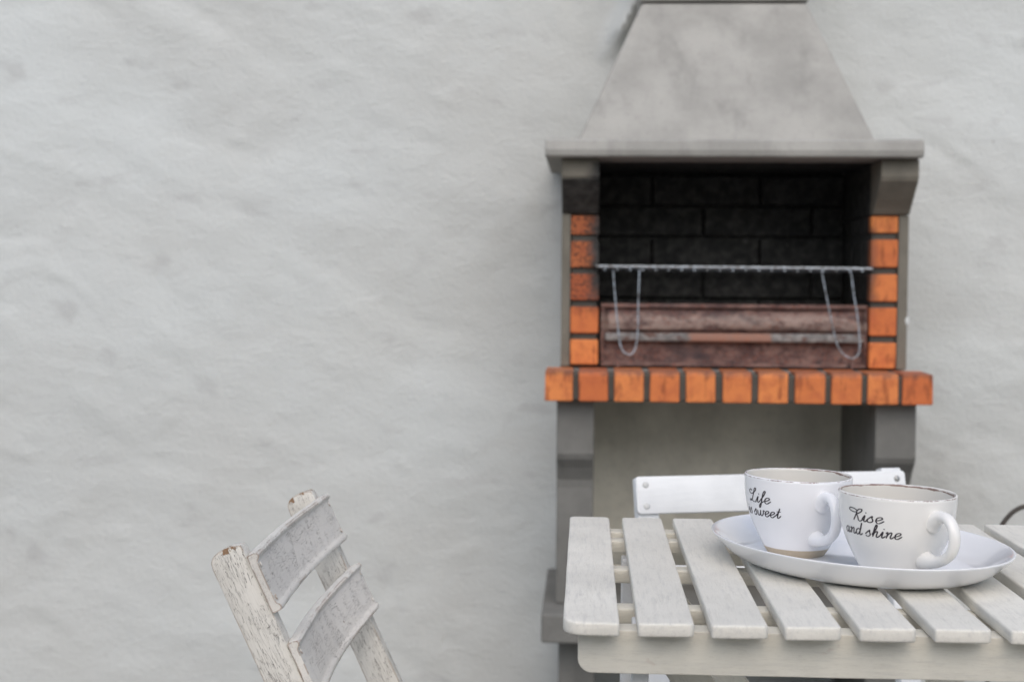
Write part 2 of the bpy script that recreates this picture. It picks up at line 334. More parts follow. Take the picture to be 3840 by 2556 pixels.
# ---------------------------------------------------------------- plastered wall (uneven trowelled face, real thickness)
def plaster_height(x, z):
    ca, sa = math.cos(R(24)), math.sin(R(24)); u, v_ = x*ca - z*sa, x*sa + z*ca
    h = .022*noise.noise(Vector((x*1.1, z*1.1, 3.1)))
    wx = .12*noise.noise(Vector((x*2.2, z*2.2, 77))); u += wx; v_ += .10*noise.noise(Vector((x*2.6, z*2.6, 55)))
    h += .0072*noise.noise(Vector((u*2.6, v_*4.4, 1.7)))
    h += .0034*noise.noise(Vector((u*7, v_*10, 9.2))) + .0012*noise.noise(Vector((u*15, v_*21, 19.2)))
    n2 = noise.noise(Vector((u*4.0, v_*10, 21.2))); h -= .008*max(0, n2-.32)
    n3 = noise.noise(Vector((u*8.0, v_*17, 41.2))); h += .010*max(0, n3-.42)
    rg = abs(noise.noise(Vector((u*2.1, v_*4.6, 63.0)))); k = max(0, noise.noise(Vector((x*1.6, z*1.6, 12)))-.05)
    h += .010*k*max(0, 1-rg/.035)                  # thin ridges left by the trowel's edge
    h += .0004*noise.noise(Vector((x*24, z*24, 5))) + .0002*noise.noise(Vector((x*60, z*60, 8)))
    e = -.021 + (z-1.405)*.427                     # left edge of the hood: plaster is smeared up against it
    if z > 1.42 and x < e+.10: h += .07*math.exp(-((x-e+.035)/.028)**2)*max(0, min(1, (z-1.66)/.08))*(.75+.5*noise.noise(Vector((z*11, 2, x*8))))
    return h
xs = np.concatenate([np.arange(-6, -2, .12), np.arange(-2, 2.0, .0125), np.arange(2.0, 6.01, .12)]); zs = np.concatenate([np.arange(GZ-.02, 2.1, .0125), np.arange(2.1, 3.4, .1)])
verts = []; 
for z in zs:
    for x in xs: verts.append((x, -plaster_height(x, z), z))
nx, nz = len(xs), len(zs); faces = [(j*nx+i, j*nx+i+1, (j+1)*nx+i+1, (j+1)*nx+i) for j in range(nz-1) for i in range(nx-1)]
b0 = len(verts); verts += [(xs[0], .25, zs[0]), (xs[-1], .25, zs[0]), (xs[-1], .25, zs[-1]), (xs[0], .25, zs[-1])]
faces += [(b0+1, b0, b0+3, b0+2)]
faces.append(tuple([ (nz-1)*nx+i for i in range(nx)] + [b0+2, b0+3]))
faces.append(tuple([j*nx for j in range(nz)][::-1] + [b0, b0+3][:1] + [b0+3]) if False else tuple([b0] + [j*nx for j in range(nz)] + [b0+3]))
faces.append(tuple([b0+1] + [j*nx+nx-1 for j in range(nz)] + [b0+2])[::-1])
me = bpy.data.meshes.new('plaster_wall'); me.from_pydata(verts, [], faces); me.update()
wl = link('garden_wall', me, M['wall'], None, Matrix.Translation((0, WY, 0)), smooth=True); me.set_sharp_from_angle(angle=R(50))
wl['label'] = 'uneven white plastered garden wall behind the brick barbecue'; wl['category'] = 'wall'

# ---------------------------------------------------------------- barbecue
X0, X1 = -.0588, .7653            # outer faces of the columns
CY = 3.43                          # front plane of the columns
bb = root('barbecue', 'grey concrete and orange brick barbecue with tapering hood against the wall', 'barbecue', (.354, 3.6, GZ))
bbi = Matrix.Translation((-.354, -3.6, -GZ))
def inbb(o):                       # world-built piece -> child of the barbecue
    o.parent = bb; o.matrix_basis = bbi @ o.matrix_basis; return o
WB = WY - .012
# hood: tapered body standing on the mantel slab
hb = [(-.021, 3.37), (.672, 3.37), (.672, WB), (-.021, WB)]; ht = [(.134, 3.59), (.540, 3.59), (.540, WB), (.134, WB)]
bm = bmesh.new(); A = [bm.verts.new((x, y, 1.4047)) for x, y in hb]; B = [bm.verts.new((x, y, 1.768)) for x, y in ht]
bm.faces.new(A[::-1]); bm.faces.new(B)
for i in range(4): bm.faces.new((A[i], A[(i+1) % 4], B[(i+1) % 4], B[i]))
bmesh.ops.bevel(bm, geom=bm.edges[:], offset=.007, segments=3, affect='EDGES', profile=.5)
for v in bm.verts: v.co += noise.noise_vector(v.co*9)*.002
inbb(from_bm('hood', bm, M['concrete']))
inbb(box('chimney', .128, .546, 3.583, WB, 1.772, 2.60, M['concrete'], bev=.005))
# mantel slab with rounded front edge
pr = [(3.296, 1.366), (3.293, 1.378), (3.297, 1.398), (3.306, 1.4042), (WB, 1.4042), (WB, 1.3625), (3.300, 1.3625)]
bm = bmesh.new(); A = [bm.verts.new((-.0968, y, z)) for y, z in pr]; f = bm.faces.new(A); r = bmesh.ops.extrude_face_region(bm, geom=[f])
for v in r['geom']:
    if isinstance(v, bmesh.types.BMVert): v.co.x = .7672
es = [e for e in bm.edges if all(abs(v.co.x-.7672) < 1e-4 for v in e.verts) or all(abs(v.co.x+.0968) < 1e-4 for v in e.verts)]
bmesh.ops.bevel(bm, geom=es, offset=.004, segments=2, affect='EDGES', profile=.5)
inbb(from_bm('mantel_slab', bm, M['concrete']))
# corbels: upper pair under the mantel, lower pair under the shelf
def corbel(name, x0, x1, prof, mat):
    bm = bmesh.new(); A = [bm.verts.new((x0, y, z)) for y, z in prof]; f = bm.faces.new(A); r = bmesh.ops.extrude_face_region(bm, geom=[f])
    for v in r['geom']:
        if isinstance(v, bmesh.types.BMVert): v.co.x = x1
    bmesh.ops.recalc_face_normals(bm, faces=bm.faces)
    bmesh.ops.bevel(bm, geom=[e for e in bm.edges if e.calc_face_angle(0) > .5], offset=.003, segments=2, affect='EDGES', profile=.5)
    return inbb(from_bm(name, bm, mat))
up_prof = [(WB, 1.3615), (3.335, 1.3615), (3.334, 1.322), (3.339, 1.312), (3.355, 1.298), (3.385, 1.272), (3.408, 1.254), (3.424, 1.238), (WB, 1.238)]
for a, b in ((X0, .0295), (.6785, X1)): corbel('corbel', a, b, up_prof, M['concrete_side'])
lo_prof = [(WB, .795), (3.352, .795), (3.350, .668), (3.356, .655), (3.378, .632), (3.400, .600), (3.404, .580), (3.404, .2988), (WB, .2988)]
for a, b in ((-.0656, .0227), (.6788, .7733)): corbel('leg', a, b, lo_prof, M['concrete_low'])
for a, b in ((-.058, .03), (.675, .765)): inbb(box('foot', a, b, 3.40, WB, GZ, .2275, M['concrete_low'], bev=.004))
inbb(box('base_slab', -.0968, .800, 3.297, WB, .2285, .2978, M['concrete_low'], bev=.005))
inbb(box('back_panel', .0235, .678, 3.79, WB, .2988, .7965, M['panel'], bev=0))
# columns: concrete edge strip + orange bricks with mortar between; inner bricks run back into the firebox
def column(xa, xb, ia, ib, side):
    """xa..xb brick span, ia..ib concrete strip"""
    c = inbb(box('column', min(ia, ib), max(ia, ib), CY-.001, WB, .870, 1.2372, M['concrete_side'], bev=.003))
    inv = c.matrix_basis.inverted() @ bbi
    def sub(o): o.parent = c; o.matrix_basis = inv @ o.matrix_basis; return o
    sub(box('mortar', xa + (.002 if side < 0 else .004), xb - (.004 if side < 0 else .002), CY+.009, WB, .871, 1.2365, M['mortar'], bev=.001))
    rows = [(.8745, .9350), (.9505, 1.0140), (1.0300, 1.0930), (1.1080, 1.1720), (1.1875, 1.2150+.018)]
    if side > 0: rows = [(.8720, .9340), (.9500, 1.0170), (1.0320, 1.0970), (1.1130, 1.1790), (1.1950, 1.2350)]
    for z0, z1 in rows:
        y = CY
        for L in (.112, .118, .115):
            e = random.uniform(-.0012, .0012)
            sub(box('brick', xa+(.0015 if y > CY else 0)*(0 if side < 0 else 1), xb-(.0015 if y > CY else 0)*(1 if side < 0 else 0), y+e+(.004 if y > CY else 0), min(y+L, WB-.002), z0, z1, M['brick'], bev=.0035, jit=.0009)); y += L+.008
column(-.0366, .0311, X0, -.0372, -1)
column(.6765, .7408, .7414, X1, 1)
bm = bmesh.new(); bmesh.ops.create_icosphere(bm, subdivisions=3, radius=.008)
for v in bm.verts: v.co = Vector((v.co.x*.7, v.co.y*.5, v.co.z*1.6)) + noise.noise_vector(v.co*90)*.003
inbb(from_bm('plaster_lump', bm, M['wall'], None, Matrix.Translation((.765, 3.431, .985)), smooth=True))
# shelf: concrete bed, eleven bullnosed bricks with recessed mortar
sh = inbb(box('shelf_slab', -.062, .770, 3.375, WB, .797, .866, M['concrete_low'], bev=.002))
shi = sh.matrix_basis.inverted() @ bbi
mb = box('mortar', -.086, .793, 3.308, 3.374, .7985, .862, M['mortar'], bev=.004); mb.parent = sh; mb.matrix_basis = shi @ mb.matrix_basis
px = [(1254, 1318), (1332, 1400), (1415, 1483), (1498, 1566), (1581, 1649), (1666, 1732), (1748, 1816), (1832, 1901), (1915, 1984), (1998, 2068), (2077, 2147)]
for k, (a, b) in enumerate(px):
    xa, xb = -.0921 + (a-1254)*.8909/893, -.0921 + (b-1254)*.8909/893
    e = random.uniform(-.0015, .0015); zt = .8685 + random.uniform(-.001, .001); r = .013 if 0 < k < 10 else .003
    prof = [(3.427, .797), (3.3+e, .797)] + [(3.3+e + r*(1-math.cos(R(q))), zt - r + r*math.sin(R(q))) for q in (0, 22, 45, 67, 90)] + [(3.427, zt)]
    bm = bmesh.new(); cx = (xa+xb)/2; A = [bm.verts.new((xa-cx, y-3.36, z-.83)) for y, z in prof]; f = bm.faces.new(A); rr = bmesh.ops.extrude_face_region(bm, geom=[f])
    for v in rr['geom']:
        if isinstance(v, bmesh.types.BMVert): v.co.x = xb-cx
    bmesh.ops.recalc_face_normals(bm, faces=bm.faces)
    bmesh.ops.bevel(bm, geom=[q for q in bm.edges if q.calc_face_angle(0) > .6], offset=.003, segments=2, affect='EDGES', profile=.5)
    for v in bm.verts: v.co += noise.noise_vector((v.co+Vector((cx, 0, 0)))*30)*.0012
    o = from_bm('brick', bm, M['brick'], None, Matrix.Translation((cx, 3.36, .83))); o.parent = sh; o.matrix_basis = shi @ o.matrix_basis
# firebox lining: sooty firebricks in running bond
ln = inbb(box('firebox_lining', .032, .676, 3.812, WB, .8665, 1.3615, M['mortar'], bev=0)); lni = ln.matrix_basis.inverted() @ bbi
z = .872; row = 0
while z < 1.355:
    z1 = min(z + .074, 1.360); x = .033 - (.14 if row % 2 else .005)
    while x < .674:
        a, b = max(x, .0325), min(x+.277, .6755)
        if b-a > .02:
            e = random.uniform(-.003, .003)
            o = box('brick', a, b, 3.790+e, 3.8115, z, z1, M['firebrick'], bev=.003, jit=.0012); o.parent = ln; o.matrix_basis = lni @ o.matrix_basis
        x += .284
    z += .0815; row += 1

# ---------------------------------------------------------------- grill grate, rests between the side bricks
gg = root('grill_grate', 'thin steel grill grate with hanging wire handles above the rusty tray', 'grate', (.352, 3.43, 1.111))
def G(p): return (p[0]-.352, p[1]-3.43, p[2]-1.111)
tube('front_bar', [G((.0245, 3.425, 1.1115)), G((.352, 3.425, 1.1110)), G((.680, 3.425, 1.1100))], .0038, M['steel'], gg)
tube('rear_bar', [G((.033, 3.74, 1.111)), G((.675, 3.74, 1.110))], .0035, M['steel'], gg)
for k in range(21):
    x = .045 + k*.0305
    tube('rod', [G((x, 3.415, 1.1045)), G((x, 3.75, 1.1045))], .0029, M['steel'], gg, n=6)
for pts in ([(1410, 628), (1416, 700), (1424, 775), (1431, 808), (1446, 821), (1460, 812), (1467, 775), (1468, 700), (1470, 625)],
            [(1882, 628), (1896, 700), (1912, 775), (1922, 806), (1935, 822), (1951, 829), (1964, 822), (1969, 800), (1964, 740), (1956, 690), (1948, 630)]):
    # plane Y = 3.405 .. 3.38: scale of the picture at that depth, converted once to metres
    W = []
    for i, (a, b) in enumerate(pts):
        W.append(G(((a-1349.5)*.0010428 + .0018, 3.408 - .018*math.sin(math.pi*i/(len(pts)-1)), 1.1085 - (b-622-(a-1400)*.009)*.00104)))
    tube('handle', [tuple(q) for q in crom(W, 4)], .0018, M['steel'], gg, n=8)

# ---------------------------------------------------------------- charcoal tray standing on its side in the firebox
ct = root('charcoal_tray', 'rusty steel charcoal tray standing on edge in the firebox opening', 'tray', (.356, 3.47, .868))
def T(o): o.matrix_basis = Matrix.Translation((-.356, -3.47, -.868)) @ o.matrix_basis; o.parent = ct; return o
bm = boxbm(.037, .676, 3.462, 3.467, .872, 1.0225, .001); 
T(from_bm('pan', bm, M['rust']))
T(box('rim', .037, .676, 3.450, 3.4615, 1.0125, 1.0225, M['rust'], bev=.003))
T(box('rim', .037, .676, 3.444, 3.4615, .871, .8795, M['rust'], bev=.003))
T(box('rim', .037, .0450, 3.450, 3.4615, .880, 1.012, M['rust'], bev=.003))
T(box('rim', .668, .676, 3.450, 3.4615, .880, 1.012, M['rust'], bev=.003))
T(box('ledge', .0475, .666, 3.436, 3.4615, .9325, .9520, M['ash'], bev=.006, seg=3, jit=.002))
# bulging upper part of the pan
pr = [(3.4615, .955), (3.452, .960), (3.446, .975), (3.450, .992), (3.4615, 1.008)]
bm = bmesh.new(); ra = []
for x in np.linspace(.056, .657, 24):
    ra.append([bm.verts.new((x, y + .002*noise.noise(Vector((x*9, z*40, 0))) if 0 < i < 4 else y, z)) for i, (y, z) in enumerate(pr)])
for a, b in zip(ra, ra[1:]):
    for i in range(4): bm.faces.new((a[i], b[i], b[i+1], a[i+1]))
bm.faces.new(ra[0]); bm.faces.new(ra[-1][::-1])
T(from_bm('fold', bm, M['rust'], smooth=True, angle=40))
for x in (.076, .636): T(from_bm('hook', boxbm(x, x+.006, 3.436, 3.450, .8690, .8850, .001), M['rust']))

# ---------------------------------------------------------------- slatted table
TZ = .770
tb = root('slatted_table', 'weathered white slatted wooden table carrying the oval platter and cups', 'table', (.31, 1.56, GZ))
def TB(name, bm, mat, mw): o = from_bm(name, bm, mat, tb, Matrix.Translation((-.31, -1.56, -GZ)) @ mw, smooth=True, angle=35); return o
NS = 10
RZ90 = Matrix.Rotation(R(90), 4, 'Z')
for i in range(NS):
    xc = -.017 + .0665*i*.998 + .0255 + random.uniform(-.0008, .0008); y0 = 1.2765 + (random.uniform(-.0008, .0012) if i else 0); y1 = 1.853 - (.010 if i >= 7 else 0) + random.uniform(-.003, .003)
    L = y1-y0; rc = (.006, .006, .003, .003)
    # local X runs along +Y of the world, local Y to -X
    if i == 0: rc = (.003, .008, .008, .020)
    if i == NS-1: rc = (.020, .008, .008, .003)
    pts = corner_outline(-L/2, -.0255, L/2, .0255, rc)
    bm = prism(pts, -.0127, 0, bev=.0022, seg=3, cuts=14, wob=.0006, seed=i)
    TB('slat', bm, M['table'], Matrix.Translation((xc, (y0+y1)/2, TZ)) @ RZ90 @ Matrix.Rotation(R(random.uniform(-.5, .5)), 4, 'X'))
UR = TZ - .0132                       # underside of the slats
XR0, XR1 = -.004, .630
RX90 = Matrix.Rotation(R(90), 4, 'X')
for (ya, yb, zb, rr) in ((1.304, 1.332, .7165, .014), (1.812, 1.842, .7165, .014)):        # front and rear apron, rounded lower corners
    L = XR1-XR0; pts = corner_outline(-L/2, zb-UR, L/2, 0, (.013, .013, .001, .001), 5)
    bm = prism(pts, -(yb-ya)/2, (yb-ya)/2, bev=.003, seg=3, cuts=16, wob=.0005, seed=ya)
    TB('apron', bm, M['table_frame'], Matrix.Translation(((XR0+XR1)/2, (ya+yb)/2, UR)) @ RX90)
for (ya, yb) in ((1.393, 1.417), (1.580, 1.605), (1.757, 1.780)):
    L = XR1-XR0-.004; bm = prism(corner_outline(-L/2, ya, L/2, yb, (.003,)*4, 2), -.0158, 0, bev=.0025, seg=3, cuts=16, wob=.0005, seed=ya*7)
    for v in bm.verts: v.co.y -= (ya+yb)/2
    TB('rail', bm, M['table_frame'], Matrix.Translation(((XR0+XR1)/2, (ya+yb)/2, UR)))
def bar(name, p, q, wx, wy, mat, par, inv, side=Vector((0, 1, 0)), bev=.002):
    p, q = Vector(p), Vector(q); d = q-p; L = d.length; x = d.normalized(); y = side; z = x.cross(y).normalized(); y = z.cross(x)
    mw = Matrix((x, y, z)).transposed().to_4x4(); mw.translation = (p+q)/2
    bm = prism(corner_outline(-L/2, -wx/2, L/2, wx/2, (.003,)*4, 2), -wy/2, wy/2, bev=bev, cuts=8, wob=.0004, seed=L)
    return from_bm(name, bm, mat, par, inv @ mw, smooth=True, angle=35)
ti = Matrix.Translation((-.31, -1.56, -GZ))
for x in (.055, .566):
    for y in (1.352, 1.742): bar('leg', (x, y, GZ+.001), (x, y, UR-.017 if y > 1.5 else UR-.001), .030, .016, M['chair_far'], tb, ti)
for y in (1.372, 1.718):
    bar('brace', (.075, y+.0, .735), (.545, y+.0, .11), .014, .034, M['table_frame'], tb, ti)
    bar('brace', (.545, y+.016, .735), (.075, y+.016, .11), .014, .034, M['table_frame'], tb, ti)

# ---------------------------------------------------------------- oval platter
PC = (.298, 1.56); PA, PB = .179, .140; pang = R(-56)
prof = [(0, .0048), (.60, .0048), (.76, .0050), (.84, .0105), (.91, .0200), (.965, .0278), (.985, .0296), (1.0, .0302), (1.004, .0292), (.995, .0268), (.935, .0175), (.875, .0085), (.81, .0035), (.76, .0014), (.70, .0002), (.66, .0002), (.64, .0018), (0, .0018)]
bm = bmesh.new(); NSEG = 128; rings = []
for s, zz in prof:
    if s == 0: rings.append([bm.verts.new((0, 0, zz))]); continue
    rings.append([bm.verts.new((PA*s*math.cos(2*math.pi*k/NSEG), (PB*s + (0 if s < .6 else 0))*math.sin(2*math.pi*k/NSEG), zz)) for k in range(NSEG)])
for A, B in zip(rings, rings[1:]):
    for k in range(NSEG):
        k2 = (k+1) % NSEG
        if len(A) == 1: bm.faces.new((A[0], B[k], B[k2]))
        elif len(B) == 1: bm.faces.new((A[k2], A[k], B[0]))
        else: bm.faces.new((A[k], B[k], B[k2], A[k2]))
pl = from_bm('oval_platter', bm, M['platter'], None, Matrix.Translation((PC[0], PC[1], TZ+.0006)) @ Matrix.Rotation(pang, 4, 'Z'), smooth=True)
sm = pl.modifiers.new('smooth', 'SUBSURF'); sm.levels = 1; sm.render_levels = 2
pl['label'] = 'glossy white oval porcelain platter under the two cups'; pl['category'] = 'platter'

# ---------------------------------------------------------------- cups
RP = [(0, .0315), (.0006, .0320), (.0084, .0376), (.0197, .0437), (.0288, .0484), (.0386, .0528), (.0498, .0566), (.0639, .0595), (.0760, .0606), (.0835, .0608)]
def rad_at(z): return float(np.interp(z, [p[0] for p in RP], [p[1] for p in RP]))
outer = [(float(np.interp(z, [p[0] for p in RP], [p[1] for p in RP])), z) for z in (0, .0006, .004, .0084)]
zz_ = [.012, .016, .0197, .0240, .0288, .0340, .0386, .044, .0498, .057, .0639, .070, .0760, .0815]
sp_ = crom([(r_, z_) for z_, r_ in RP[2:]], 6)
spz = [p[1] for p in sp_]; spr = [p[0] for p in sp_]
def rsm(z): return float(np.interp(z, spz, spr)) if z > .0084 else rad_at(z)
outer += [(rsm(z), z) for z in zz_]
lip = [(.0609, .0835), (.0606, .0848), (.0596, .0855), (.0585, .0852), (.0578, .0842), (.0576, .0828)]
inner = [(rsm(z)-.0034, z) for z in (.076, .070, .0639, .057, .0498, .044, .0386, .034, .0288, .024, .018, .013)] + [(.034, .0085), (.028, .0062), (.018, .0056), (0, .0055)]
cupprof = [(0, .0012), (.027, .0012), (.0285, 0)] + outer + lip + inner
GL = {
 'i': ([[(0, .3), (.2, 1), (.2, .2), (.32, 0), (.55, .35)], [(.22, 1.38), (.23, 1.52)]], .52),
 'e': ([[(0, .35), (.35, .52), (.55, .8), (.38, 1), (.14, .82), (.08, .42), (.2, .06), (.42, 0), (.75, .45)]], .72),
 's': ([[(-.1, .3), (.3, 1.02), (.33, .72), (.46, .3), (.3, 0), (.08, .02), (.02, .18)]], .62),
 'f': ([[(0, .35), (.3, 1.2), (.42, 1.9), (.3, 2.05), (.2, 1.6), (.2, .4), (.18, -.5), (.08, -.85), (0, -.55), (.15, -.05), (.5, .35)]], .48),
 'w': ([[(0, .95), (.08, .25), (.25, 0), (.45, .3), (.5, .95), (.52, .25), (.7, 0), (.92, .4), (.9, .95), (1.12, .85)]], 1.12),
 't': ([[(0, .35), (.25, 1.0), (.3, 1.7), (.25, .3), (.38, 0), (.65, .45)], [(.02, 1.12), (.52, 1.14)]], .65),
 'a': ([[(.5, .85), (.3, 1), (.08, .75), (.05, .3), (.2, 0), (.42, .3), (.52, .95), (.5, .2), (.6, 0), (.8, .35)]], .78),
 'n': ([[(-.02, .8), (.12, 1), (.15, .5), (.13, 0)], [(.13, .1), (.22, .65), (.4, .98), (.52, .85), (.5, .2), (.62, 0), (.85, .35)]], .82),
 'd': ([[(.5, .85), (.3, 1), (.08, .75), (.05, .3), (.2, 0), (.42, .3), (.54, 1.0), (.56, 2.0), (.52, .8), (.5, .2), (.62, 0), (.85, .3)]], .82),
 'h': ([[(0, .35), (.28, 1.3), (.32, 1.9), (.2, 2.0), (.13, 1.3), (.13, 0)], [(.13, .1), (.22, .65), (.4, .98), (.5, .85), (.48, .2), (.6, 0), (.85, .35)]], .82),
 'L': ([[(.22, 1.78), (-.05, 2.0), (-.22, 1.7), (.0, 1.32), (.4, 1.4), (.72, 1.95), (.70, 2.3), (.52, 2.2), (.5, 1.3), (.38, .35), (.12, .02), (.02, .2), (.25, .25), (.65, -.02), (1.0, .02), (.98, .35)]], 1.02),
 'R': ([[(.42, 1.35), (.15, 1.3), (-.34, 1.55), (-.30, 1.9), (.15, 1.85), (.48, 1.5), (.42, .7), (.30, 0)], [(.48, 1.5), (.66, 1.88), (.92, 1.86), (.88, 1.5), (.62, 1.15), (.5, 1.08), (.68, .6), (.80, .12), (1.0, -.02), (1.25, .35)]], 1.12),
 ' ': ([], .42)}
def lettering(lines, hs, xh):
    """flat printed script wrapped on the cup's outside; lines = (text, start angle deg, baseline height)"""
    bm = bmesh.new(); lift = .00022
    hs0 = hs
    for text, a0, zb, *wx in lines:
        x = 0; hs = hs0*(wx[0] if wx else 1)
        for ch in text:
            strokes, adv = GL[ch]
            for st in strokes:
                P = [(x + px_*1.0 + py_*.30/hs, py_) for px_, py_ in st]; Q = crom(P, 7)
                pts = [(q[0]*hs*xh, q[1]*xh) for q in Q]; prev = None; n = len(pts)
                for k, (s_, h_) in enumerate(pts):
                    a, b = pts[max(k-1, 0)], pts[min(k+1, n-1)]; dx, dz = b[0]-a[0], b[1]-a[1]; L = math.hypot(dx, dz) or 1
                    wd = xh*(.062 + .055*abs(dz/L)) * (1 if 0 < k < n-1 else .5)
                    nx_, nz_ = -dz/L*wd, dx/L*wd; pair = []
                    for sg in (1, -1):
                        ss, hh = s_+nx_*sg, h_+nz_*sg; zz = zb+hh; rr = rsm(zz); ang = R(a0) + ss/.0572
                        pair.append(bm.verts.new(((rr+lift)*math.cos(ang), (rr+lift)*math.sin(ang), zz)))
                    if prev: bm.faces.new((prev[0], prev[1], pair[1], pair[0]))
                    prev = pair
            x += adv
    return bm
def cup(label, loc, hang, lines, mat, tilt=(0, 0), sc=1.0, sz=1.0):
    c = root('cup', label, 'cup', loc, 0); c.scale = (sc, sc, sz); c.rotation_euler = (R(tilt[0]), R(tilt[1]), 0)
    bm = bmesh.new(); N = 96; rings = []
    for r_, z_ in cupprof:
        if r_ == 0: rings.append([bm.verts.new((0, 0, z_))]); continue
        rings.append([bm.verts.new((r_*math.cos(2*math.pi*k/N), r_*math.sin(2*math.pi*k/N), z_ + (.00045*math.sin(4*math.pi*k/N+1) if z_ > .07 else 0))) for k in range(N)])
    for A, B in zip(rings, rings[1:]):
        for k in range(N):
            k2 = (k+1) % N
            if len(A) == 1: bm.faces.new((A[0], B[k2], B[k]))
            elif len(B) == 1: bm.faces.new((A[k], A[k2], B[0]))
            else: bm.faces.new((A[k], A[k2], B[k2], B[k]))
    ni = len(cupprof) - len(inner) - 3                       # rings from the crest of the lip inwards take the inner glaze
    bm.faces.ensure_lookup_table()
    cnt = 0
    for k in range(len(cupprof)-1):
        for q in range(N): bm.faces[cnt].material_index = 1 if k >= ni else 0; cnt += 1
    body = from_bm('body', bm, mat, c, smooth=True, angle=75); body.data.materials.append(M['cup_in'])
    # handle: flattened loop, flared where it joins the wall
    path = [(.0545, .0640), (.0600, .0665), (.0690, .0700), (.0790, .0690), (.0865, .0620), (.0895, .0500), (.0860, .0380), (.0770, .0300), (.0650, .0250), (.0540, .0238), (.0440, .0240)]
    rads = [(.0110, .0120), (.0088, .0086), (.0066, .0058), (.0063, .0048), (.0064, .0045), (.0063, .0044), (.0062, .0045), (.0061, .0048), (.0063, .0056), (.0076, .0074), (.0096, .0096)]
    pp = crom([(p[0], p[1], r_[0], r_[1]) for p, r_ in zip(path, rads)], 6)
    tube('handle', [(q[0], 0, q[1]) for q in pp], [(q[2]*1.02, q[3]*1.06) for q in pp], mat, c, n=20, mw=Matrix.Rotation(R(hang), 4, 'Z'))
    lt = from_bm('lettering', lettering(lines, 1.62, .0063), M['ink'], c)
    return c
PZ = TZ + .0006 + .0049
d1 = math.degrees(math.atan2(-1.60, -.2395)); d2 = math.degrees(math.atan2(-1.452, -.3165))
cup('white cup reading Life is sweet, further back and left on the platter', (.2382, 1.598, PZ), d1+28, [('Life', d1-63, .0588, 1.16), ('is sweet', d1-74, .0445)], M['cup'], (0, .9), .98, 1.035)
cup('white cup reading Rise and shine, nearer and right on the platter', (.3195, 1.468, PZ+.0045), d2+39, [('Rise', d2-50, .0600, 1.22), ('and shine', d2-63, .0455, 1.05)], M['cup2'], (0, 1.1), .975, 1.0)

# ---------------------------------------------------------------- folding chair on the left (side on, facing the table)
LEAN = math.atan2(.4226, .9064)
ch = root('folding_chair', 'weathered white folding wooden chair with peeling paint standing side on at left', 'chair', (-.15, 1.66, GZ))
ci = Matrix.Translation((.15, -1.66, -GZ))
tdir = Vector((.4226, 0, -.9064)); ndir = Vector((.9064, 0, .4226)); O = Vector((-.3899, 0, .7787))
LP = (O.z - GZ)/.9064
def postframe(y):                      # local X down the post, local Y = n, local Z
    z = tdir.cross(ndir); mm = Matrix((tdir, ndir, z)).transposed().to_4x4(); mm.translation = Vector((O.x, y, O.z)); return mm
top = crom([(.008, 0), (-.0005, .0015), (-.0062, .0068), (-.0088, .0165), (-.0086, .0270), (-.0070, .0345), (-.0050, .0385)], 3)
for y in (1.469, 1.851):
    pts = [(float(a), float(b)) for a, b in top] + [(.006, .0390), (LP-.019, .0390), (LP-.0005, 0)]
    bm = prism(pts, -.0105, .0105, bev=.0016, seg=2, cuts=40, wob=.0006, seed=y)
    from_bm('post', bm, M['chair_post'], ch, ci @ postframe(y), smooth=True, angle=35)
# curved back slats with a bead along both edges; local X across the chair
def back_slat(t0, t1, n0, seed):
    ya, yb = 1.4545, 1.868; H = t1-t0
    cs = [(0, .0012), (.0, .0090), (.0012, .0118), (.0040, .0131), (.0068, .0120), (.0082, .0096), (.0096, .0088), (.0125, .0086), (H/2, .0084), (H-.0125, .0086), (H-.0092, .0090), (H-.0080, .0100), (H-.0062, .0120), (H-.0035, .0126), (H-.0008, .0112), (H, .0085), (H, .0012), (H-.0012, 0), (H/2, 0), (.0012, 0)]
    bm = bmesh.new(); NN = 36; rings = []; mid = (ya+yb)/2
    for k in range(NN+1):
        u = k/NN; y = ya + (yb-ya)*u; bow = -.0115*(math.sin(math.pi*u)**1.1); fl = 1.0
        e = .0012 if k in (0, NN) else 0
        ring = []
        for (a, b) in cs:
            aa = a - H/2; aa *= (1 - (.02 if e else 0)); bb_ = b*(.94 if e else 1)
            wob = noise.noise_vector(Vector((y*16, a*60, seed)))*.0003
            ring.append(bm.verts.new((y-mid + (e if k == 0 else -e), aa + wob.x, bb_ + bow + wob.y)))
        rings.append(ring)
    for A, B in zip(rings, rings[1:]):
        for i in range(len(cs)): j = (i+1) % len(cs); bm.faces.new((A[i], B[i], B[j], A[j]))
    bm.faces.new(rings[0]); bm.faces.new(rings[-1][::-1])
    # local X -> world Y, local Y -> down the lean, local Z -> n
    mm = Matrix((Vector((0, 1, 0)), tdir, ndir)).transposed().to_4x4(); c_ = O + tdir*((t0+t1)/2) + ndir*n0; mm.translation = Vector((c_.x, mid, c_.z))
    o = from_bm('back_slat', bm, M['chair_slat'], ch, ci @ mm, smooth=True, angle=40)
    for xx in (-.198, .198):
        for tt in (-.019, .019):
            b2 = bmesh.new(); bmesh.ops.create_uvsphere(b2, u_segments=12, v_segments=6, radius=.0032)
            for v in b2.verts: v.co.z *= .3
            from_bm('screw', b2, M['chair_slat'], o, Matrix.Translation((xx, tt, .0088)), smooth=True)
back_slat(.0065, .0735, .0400, 1); back_slat(.1075, .1745, .0400, 7)
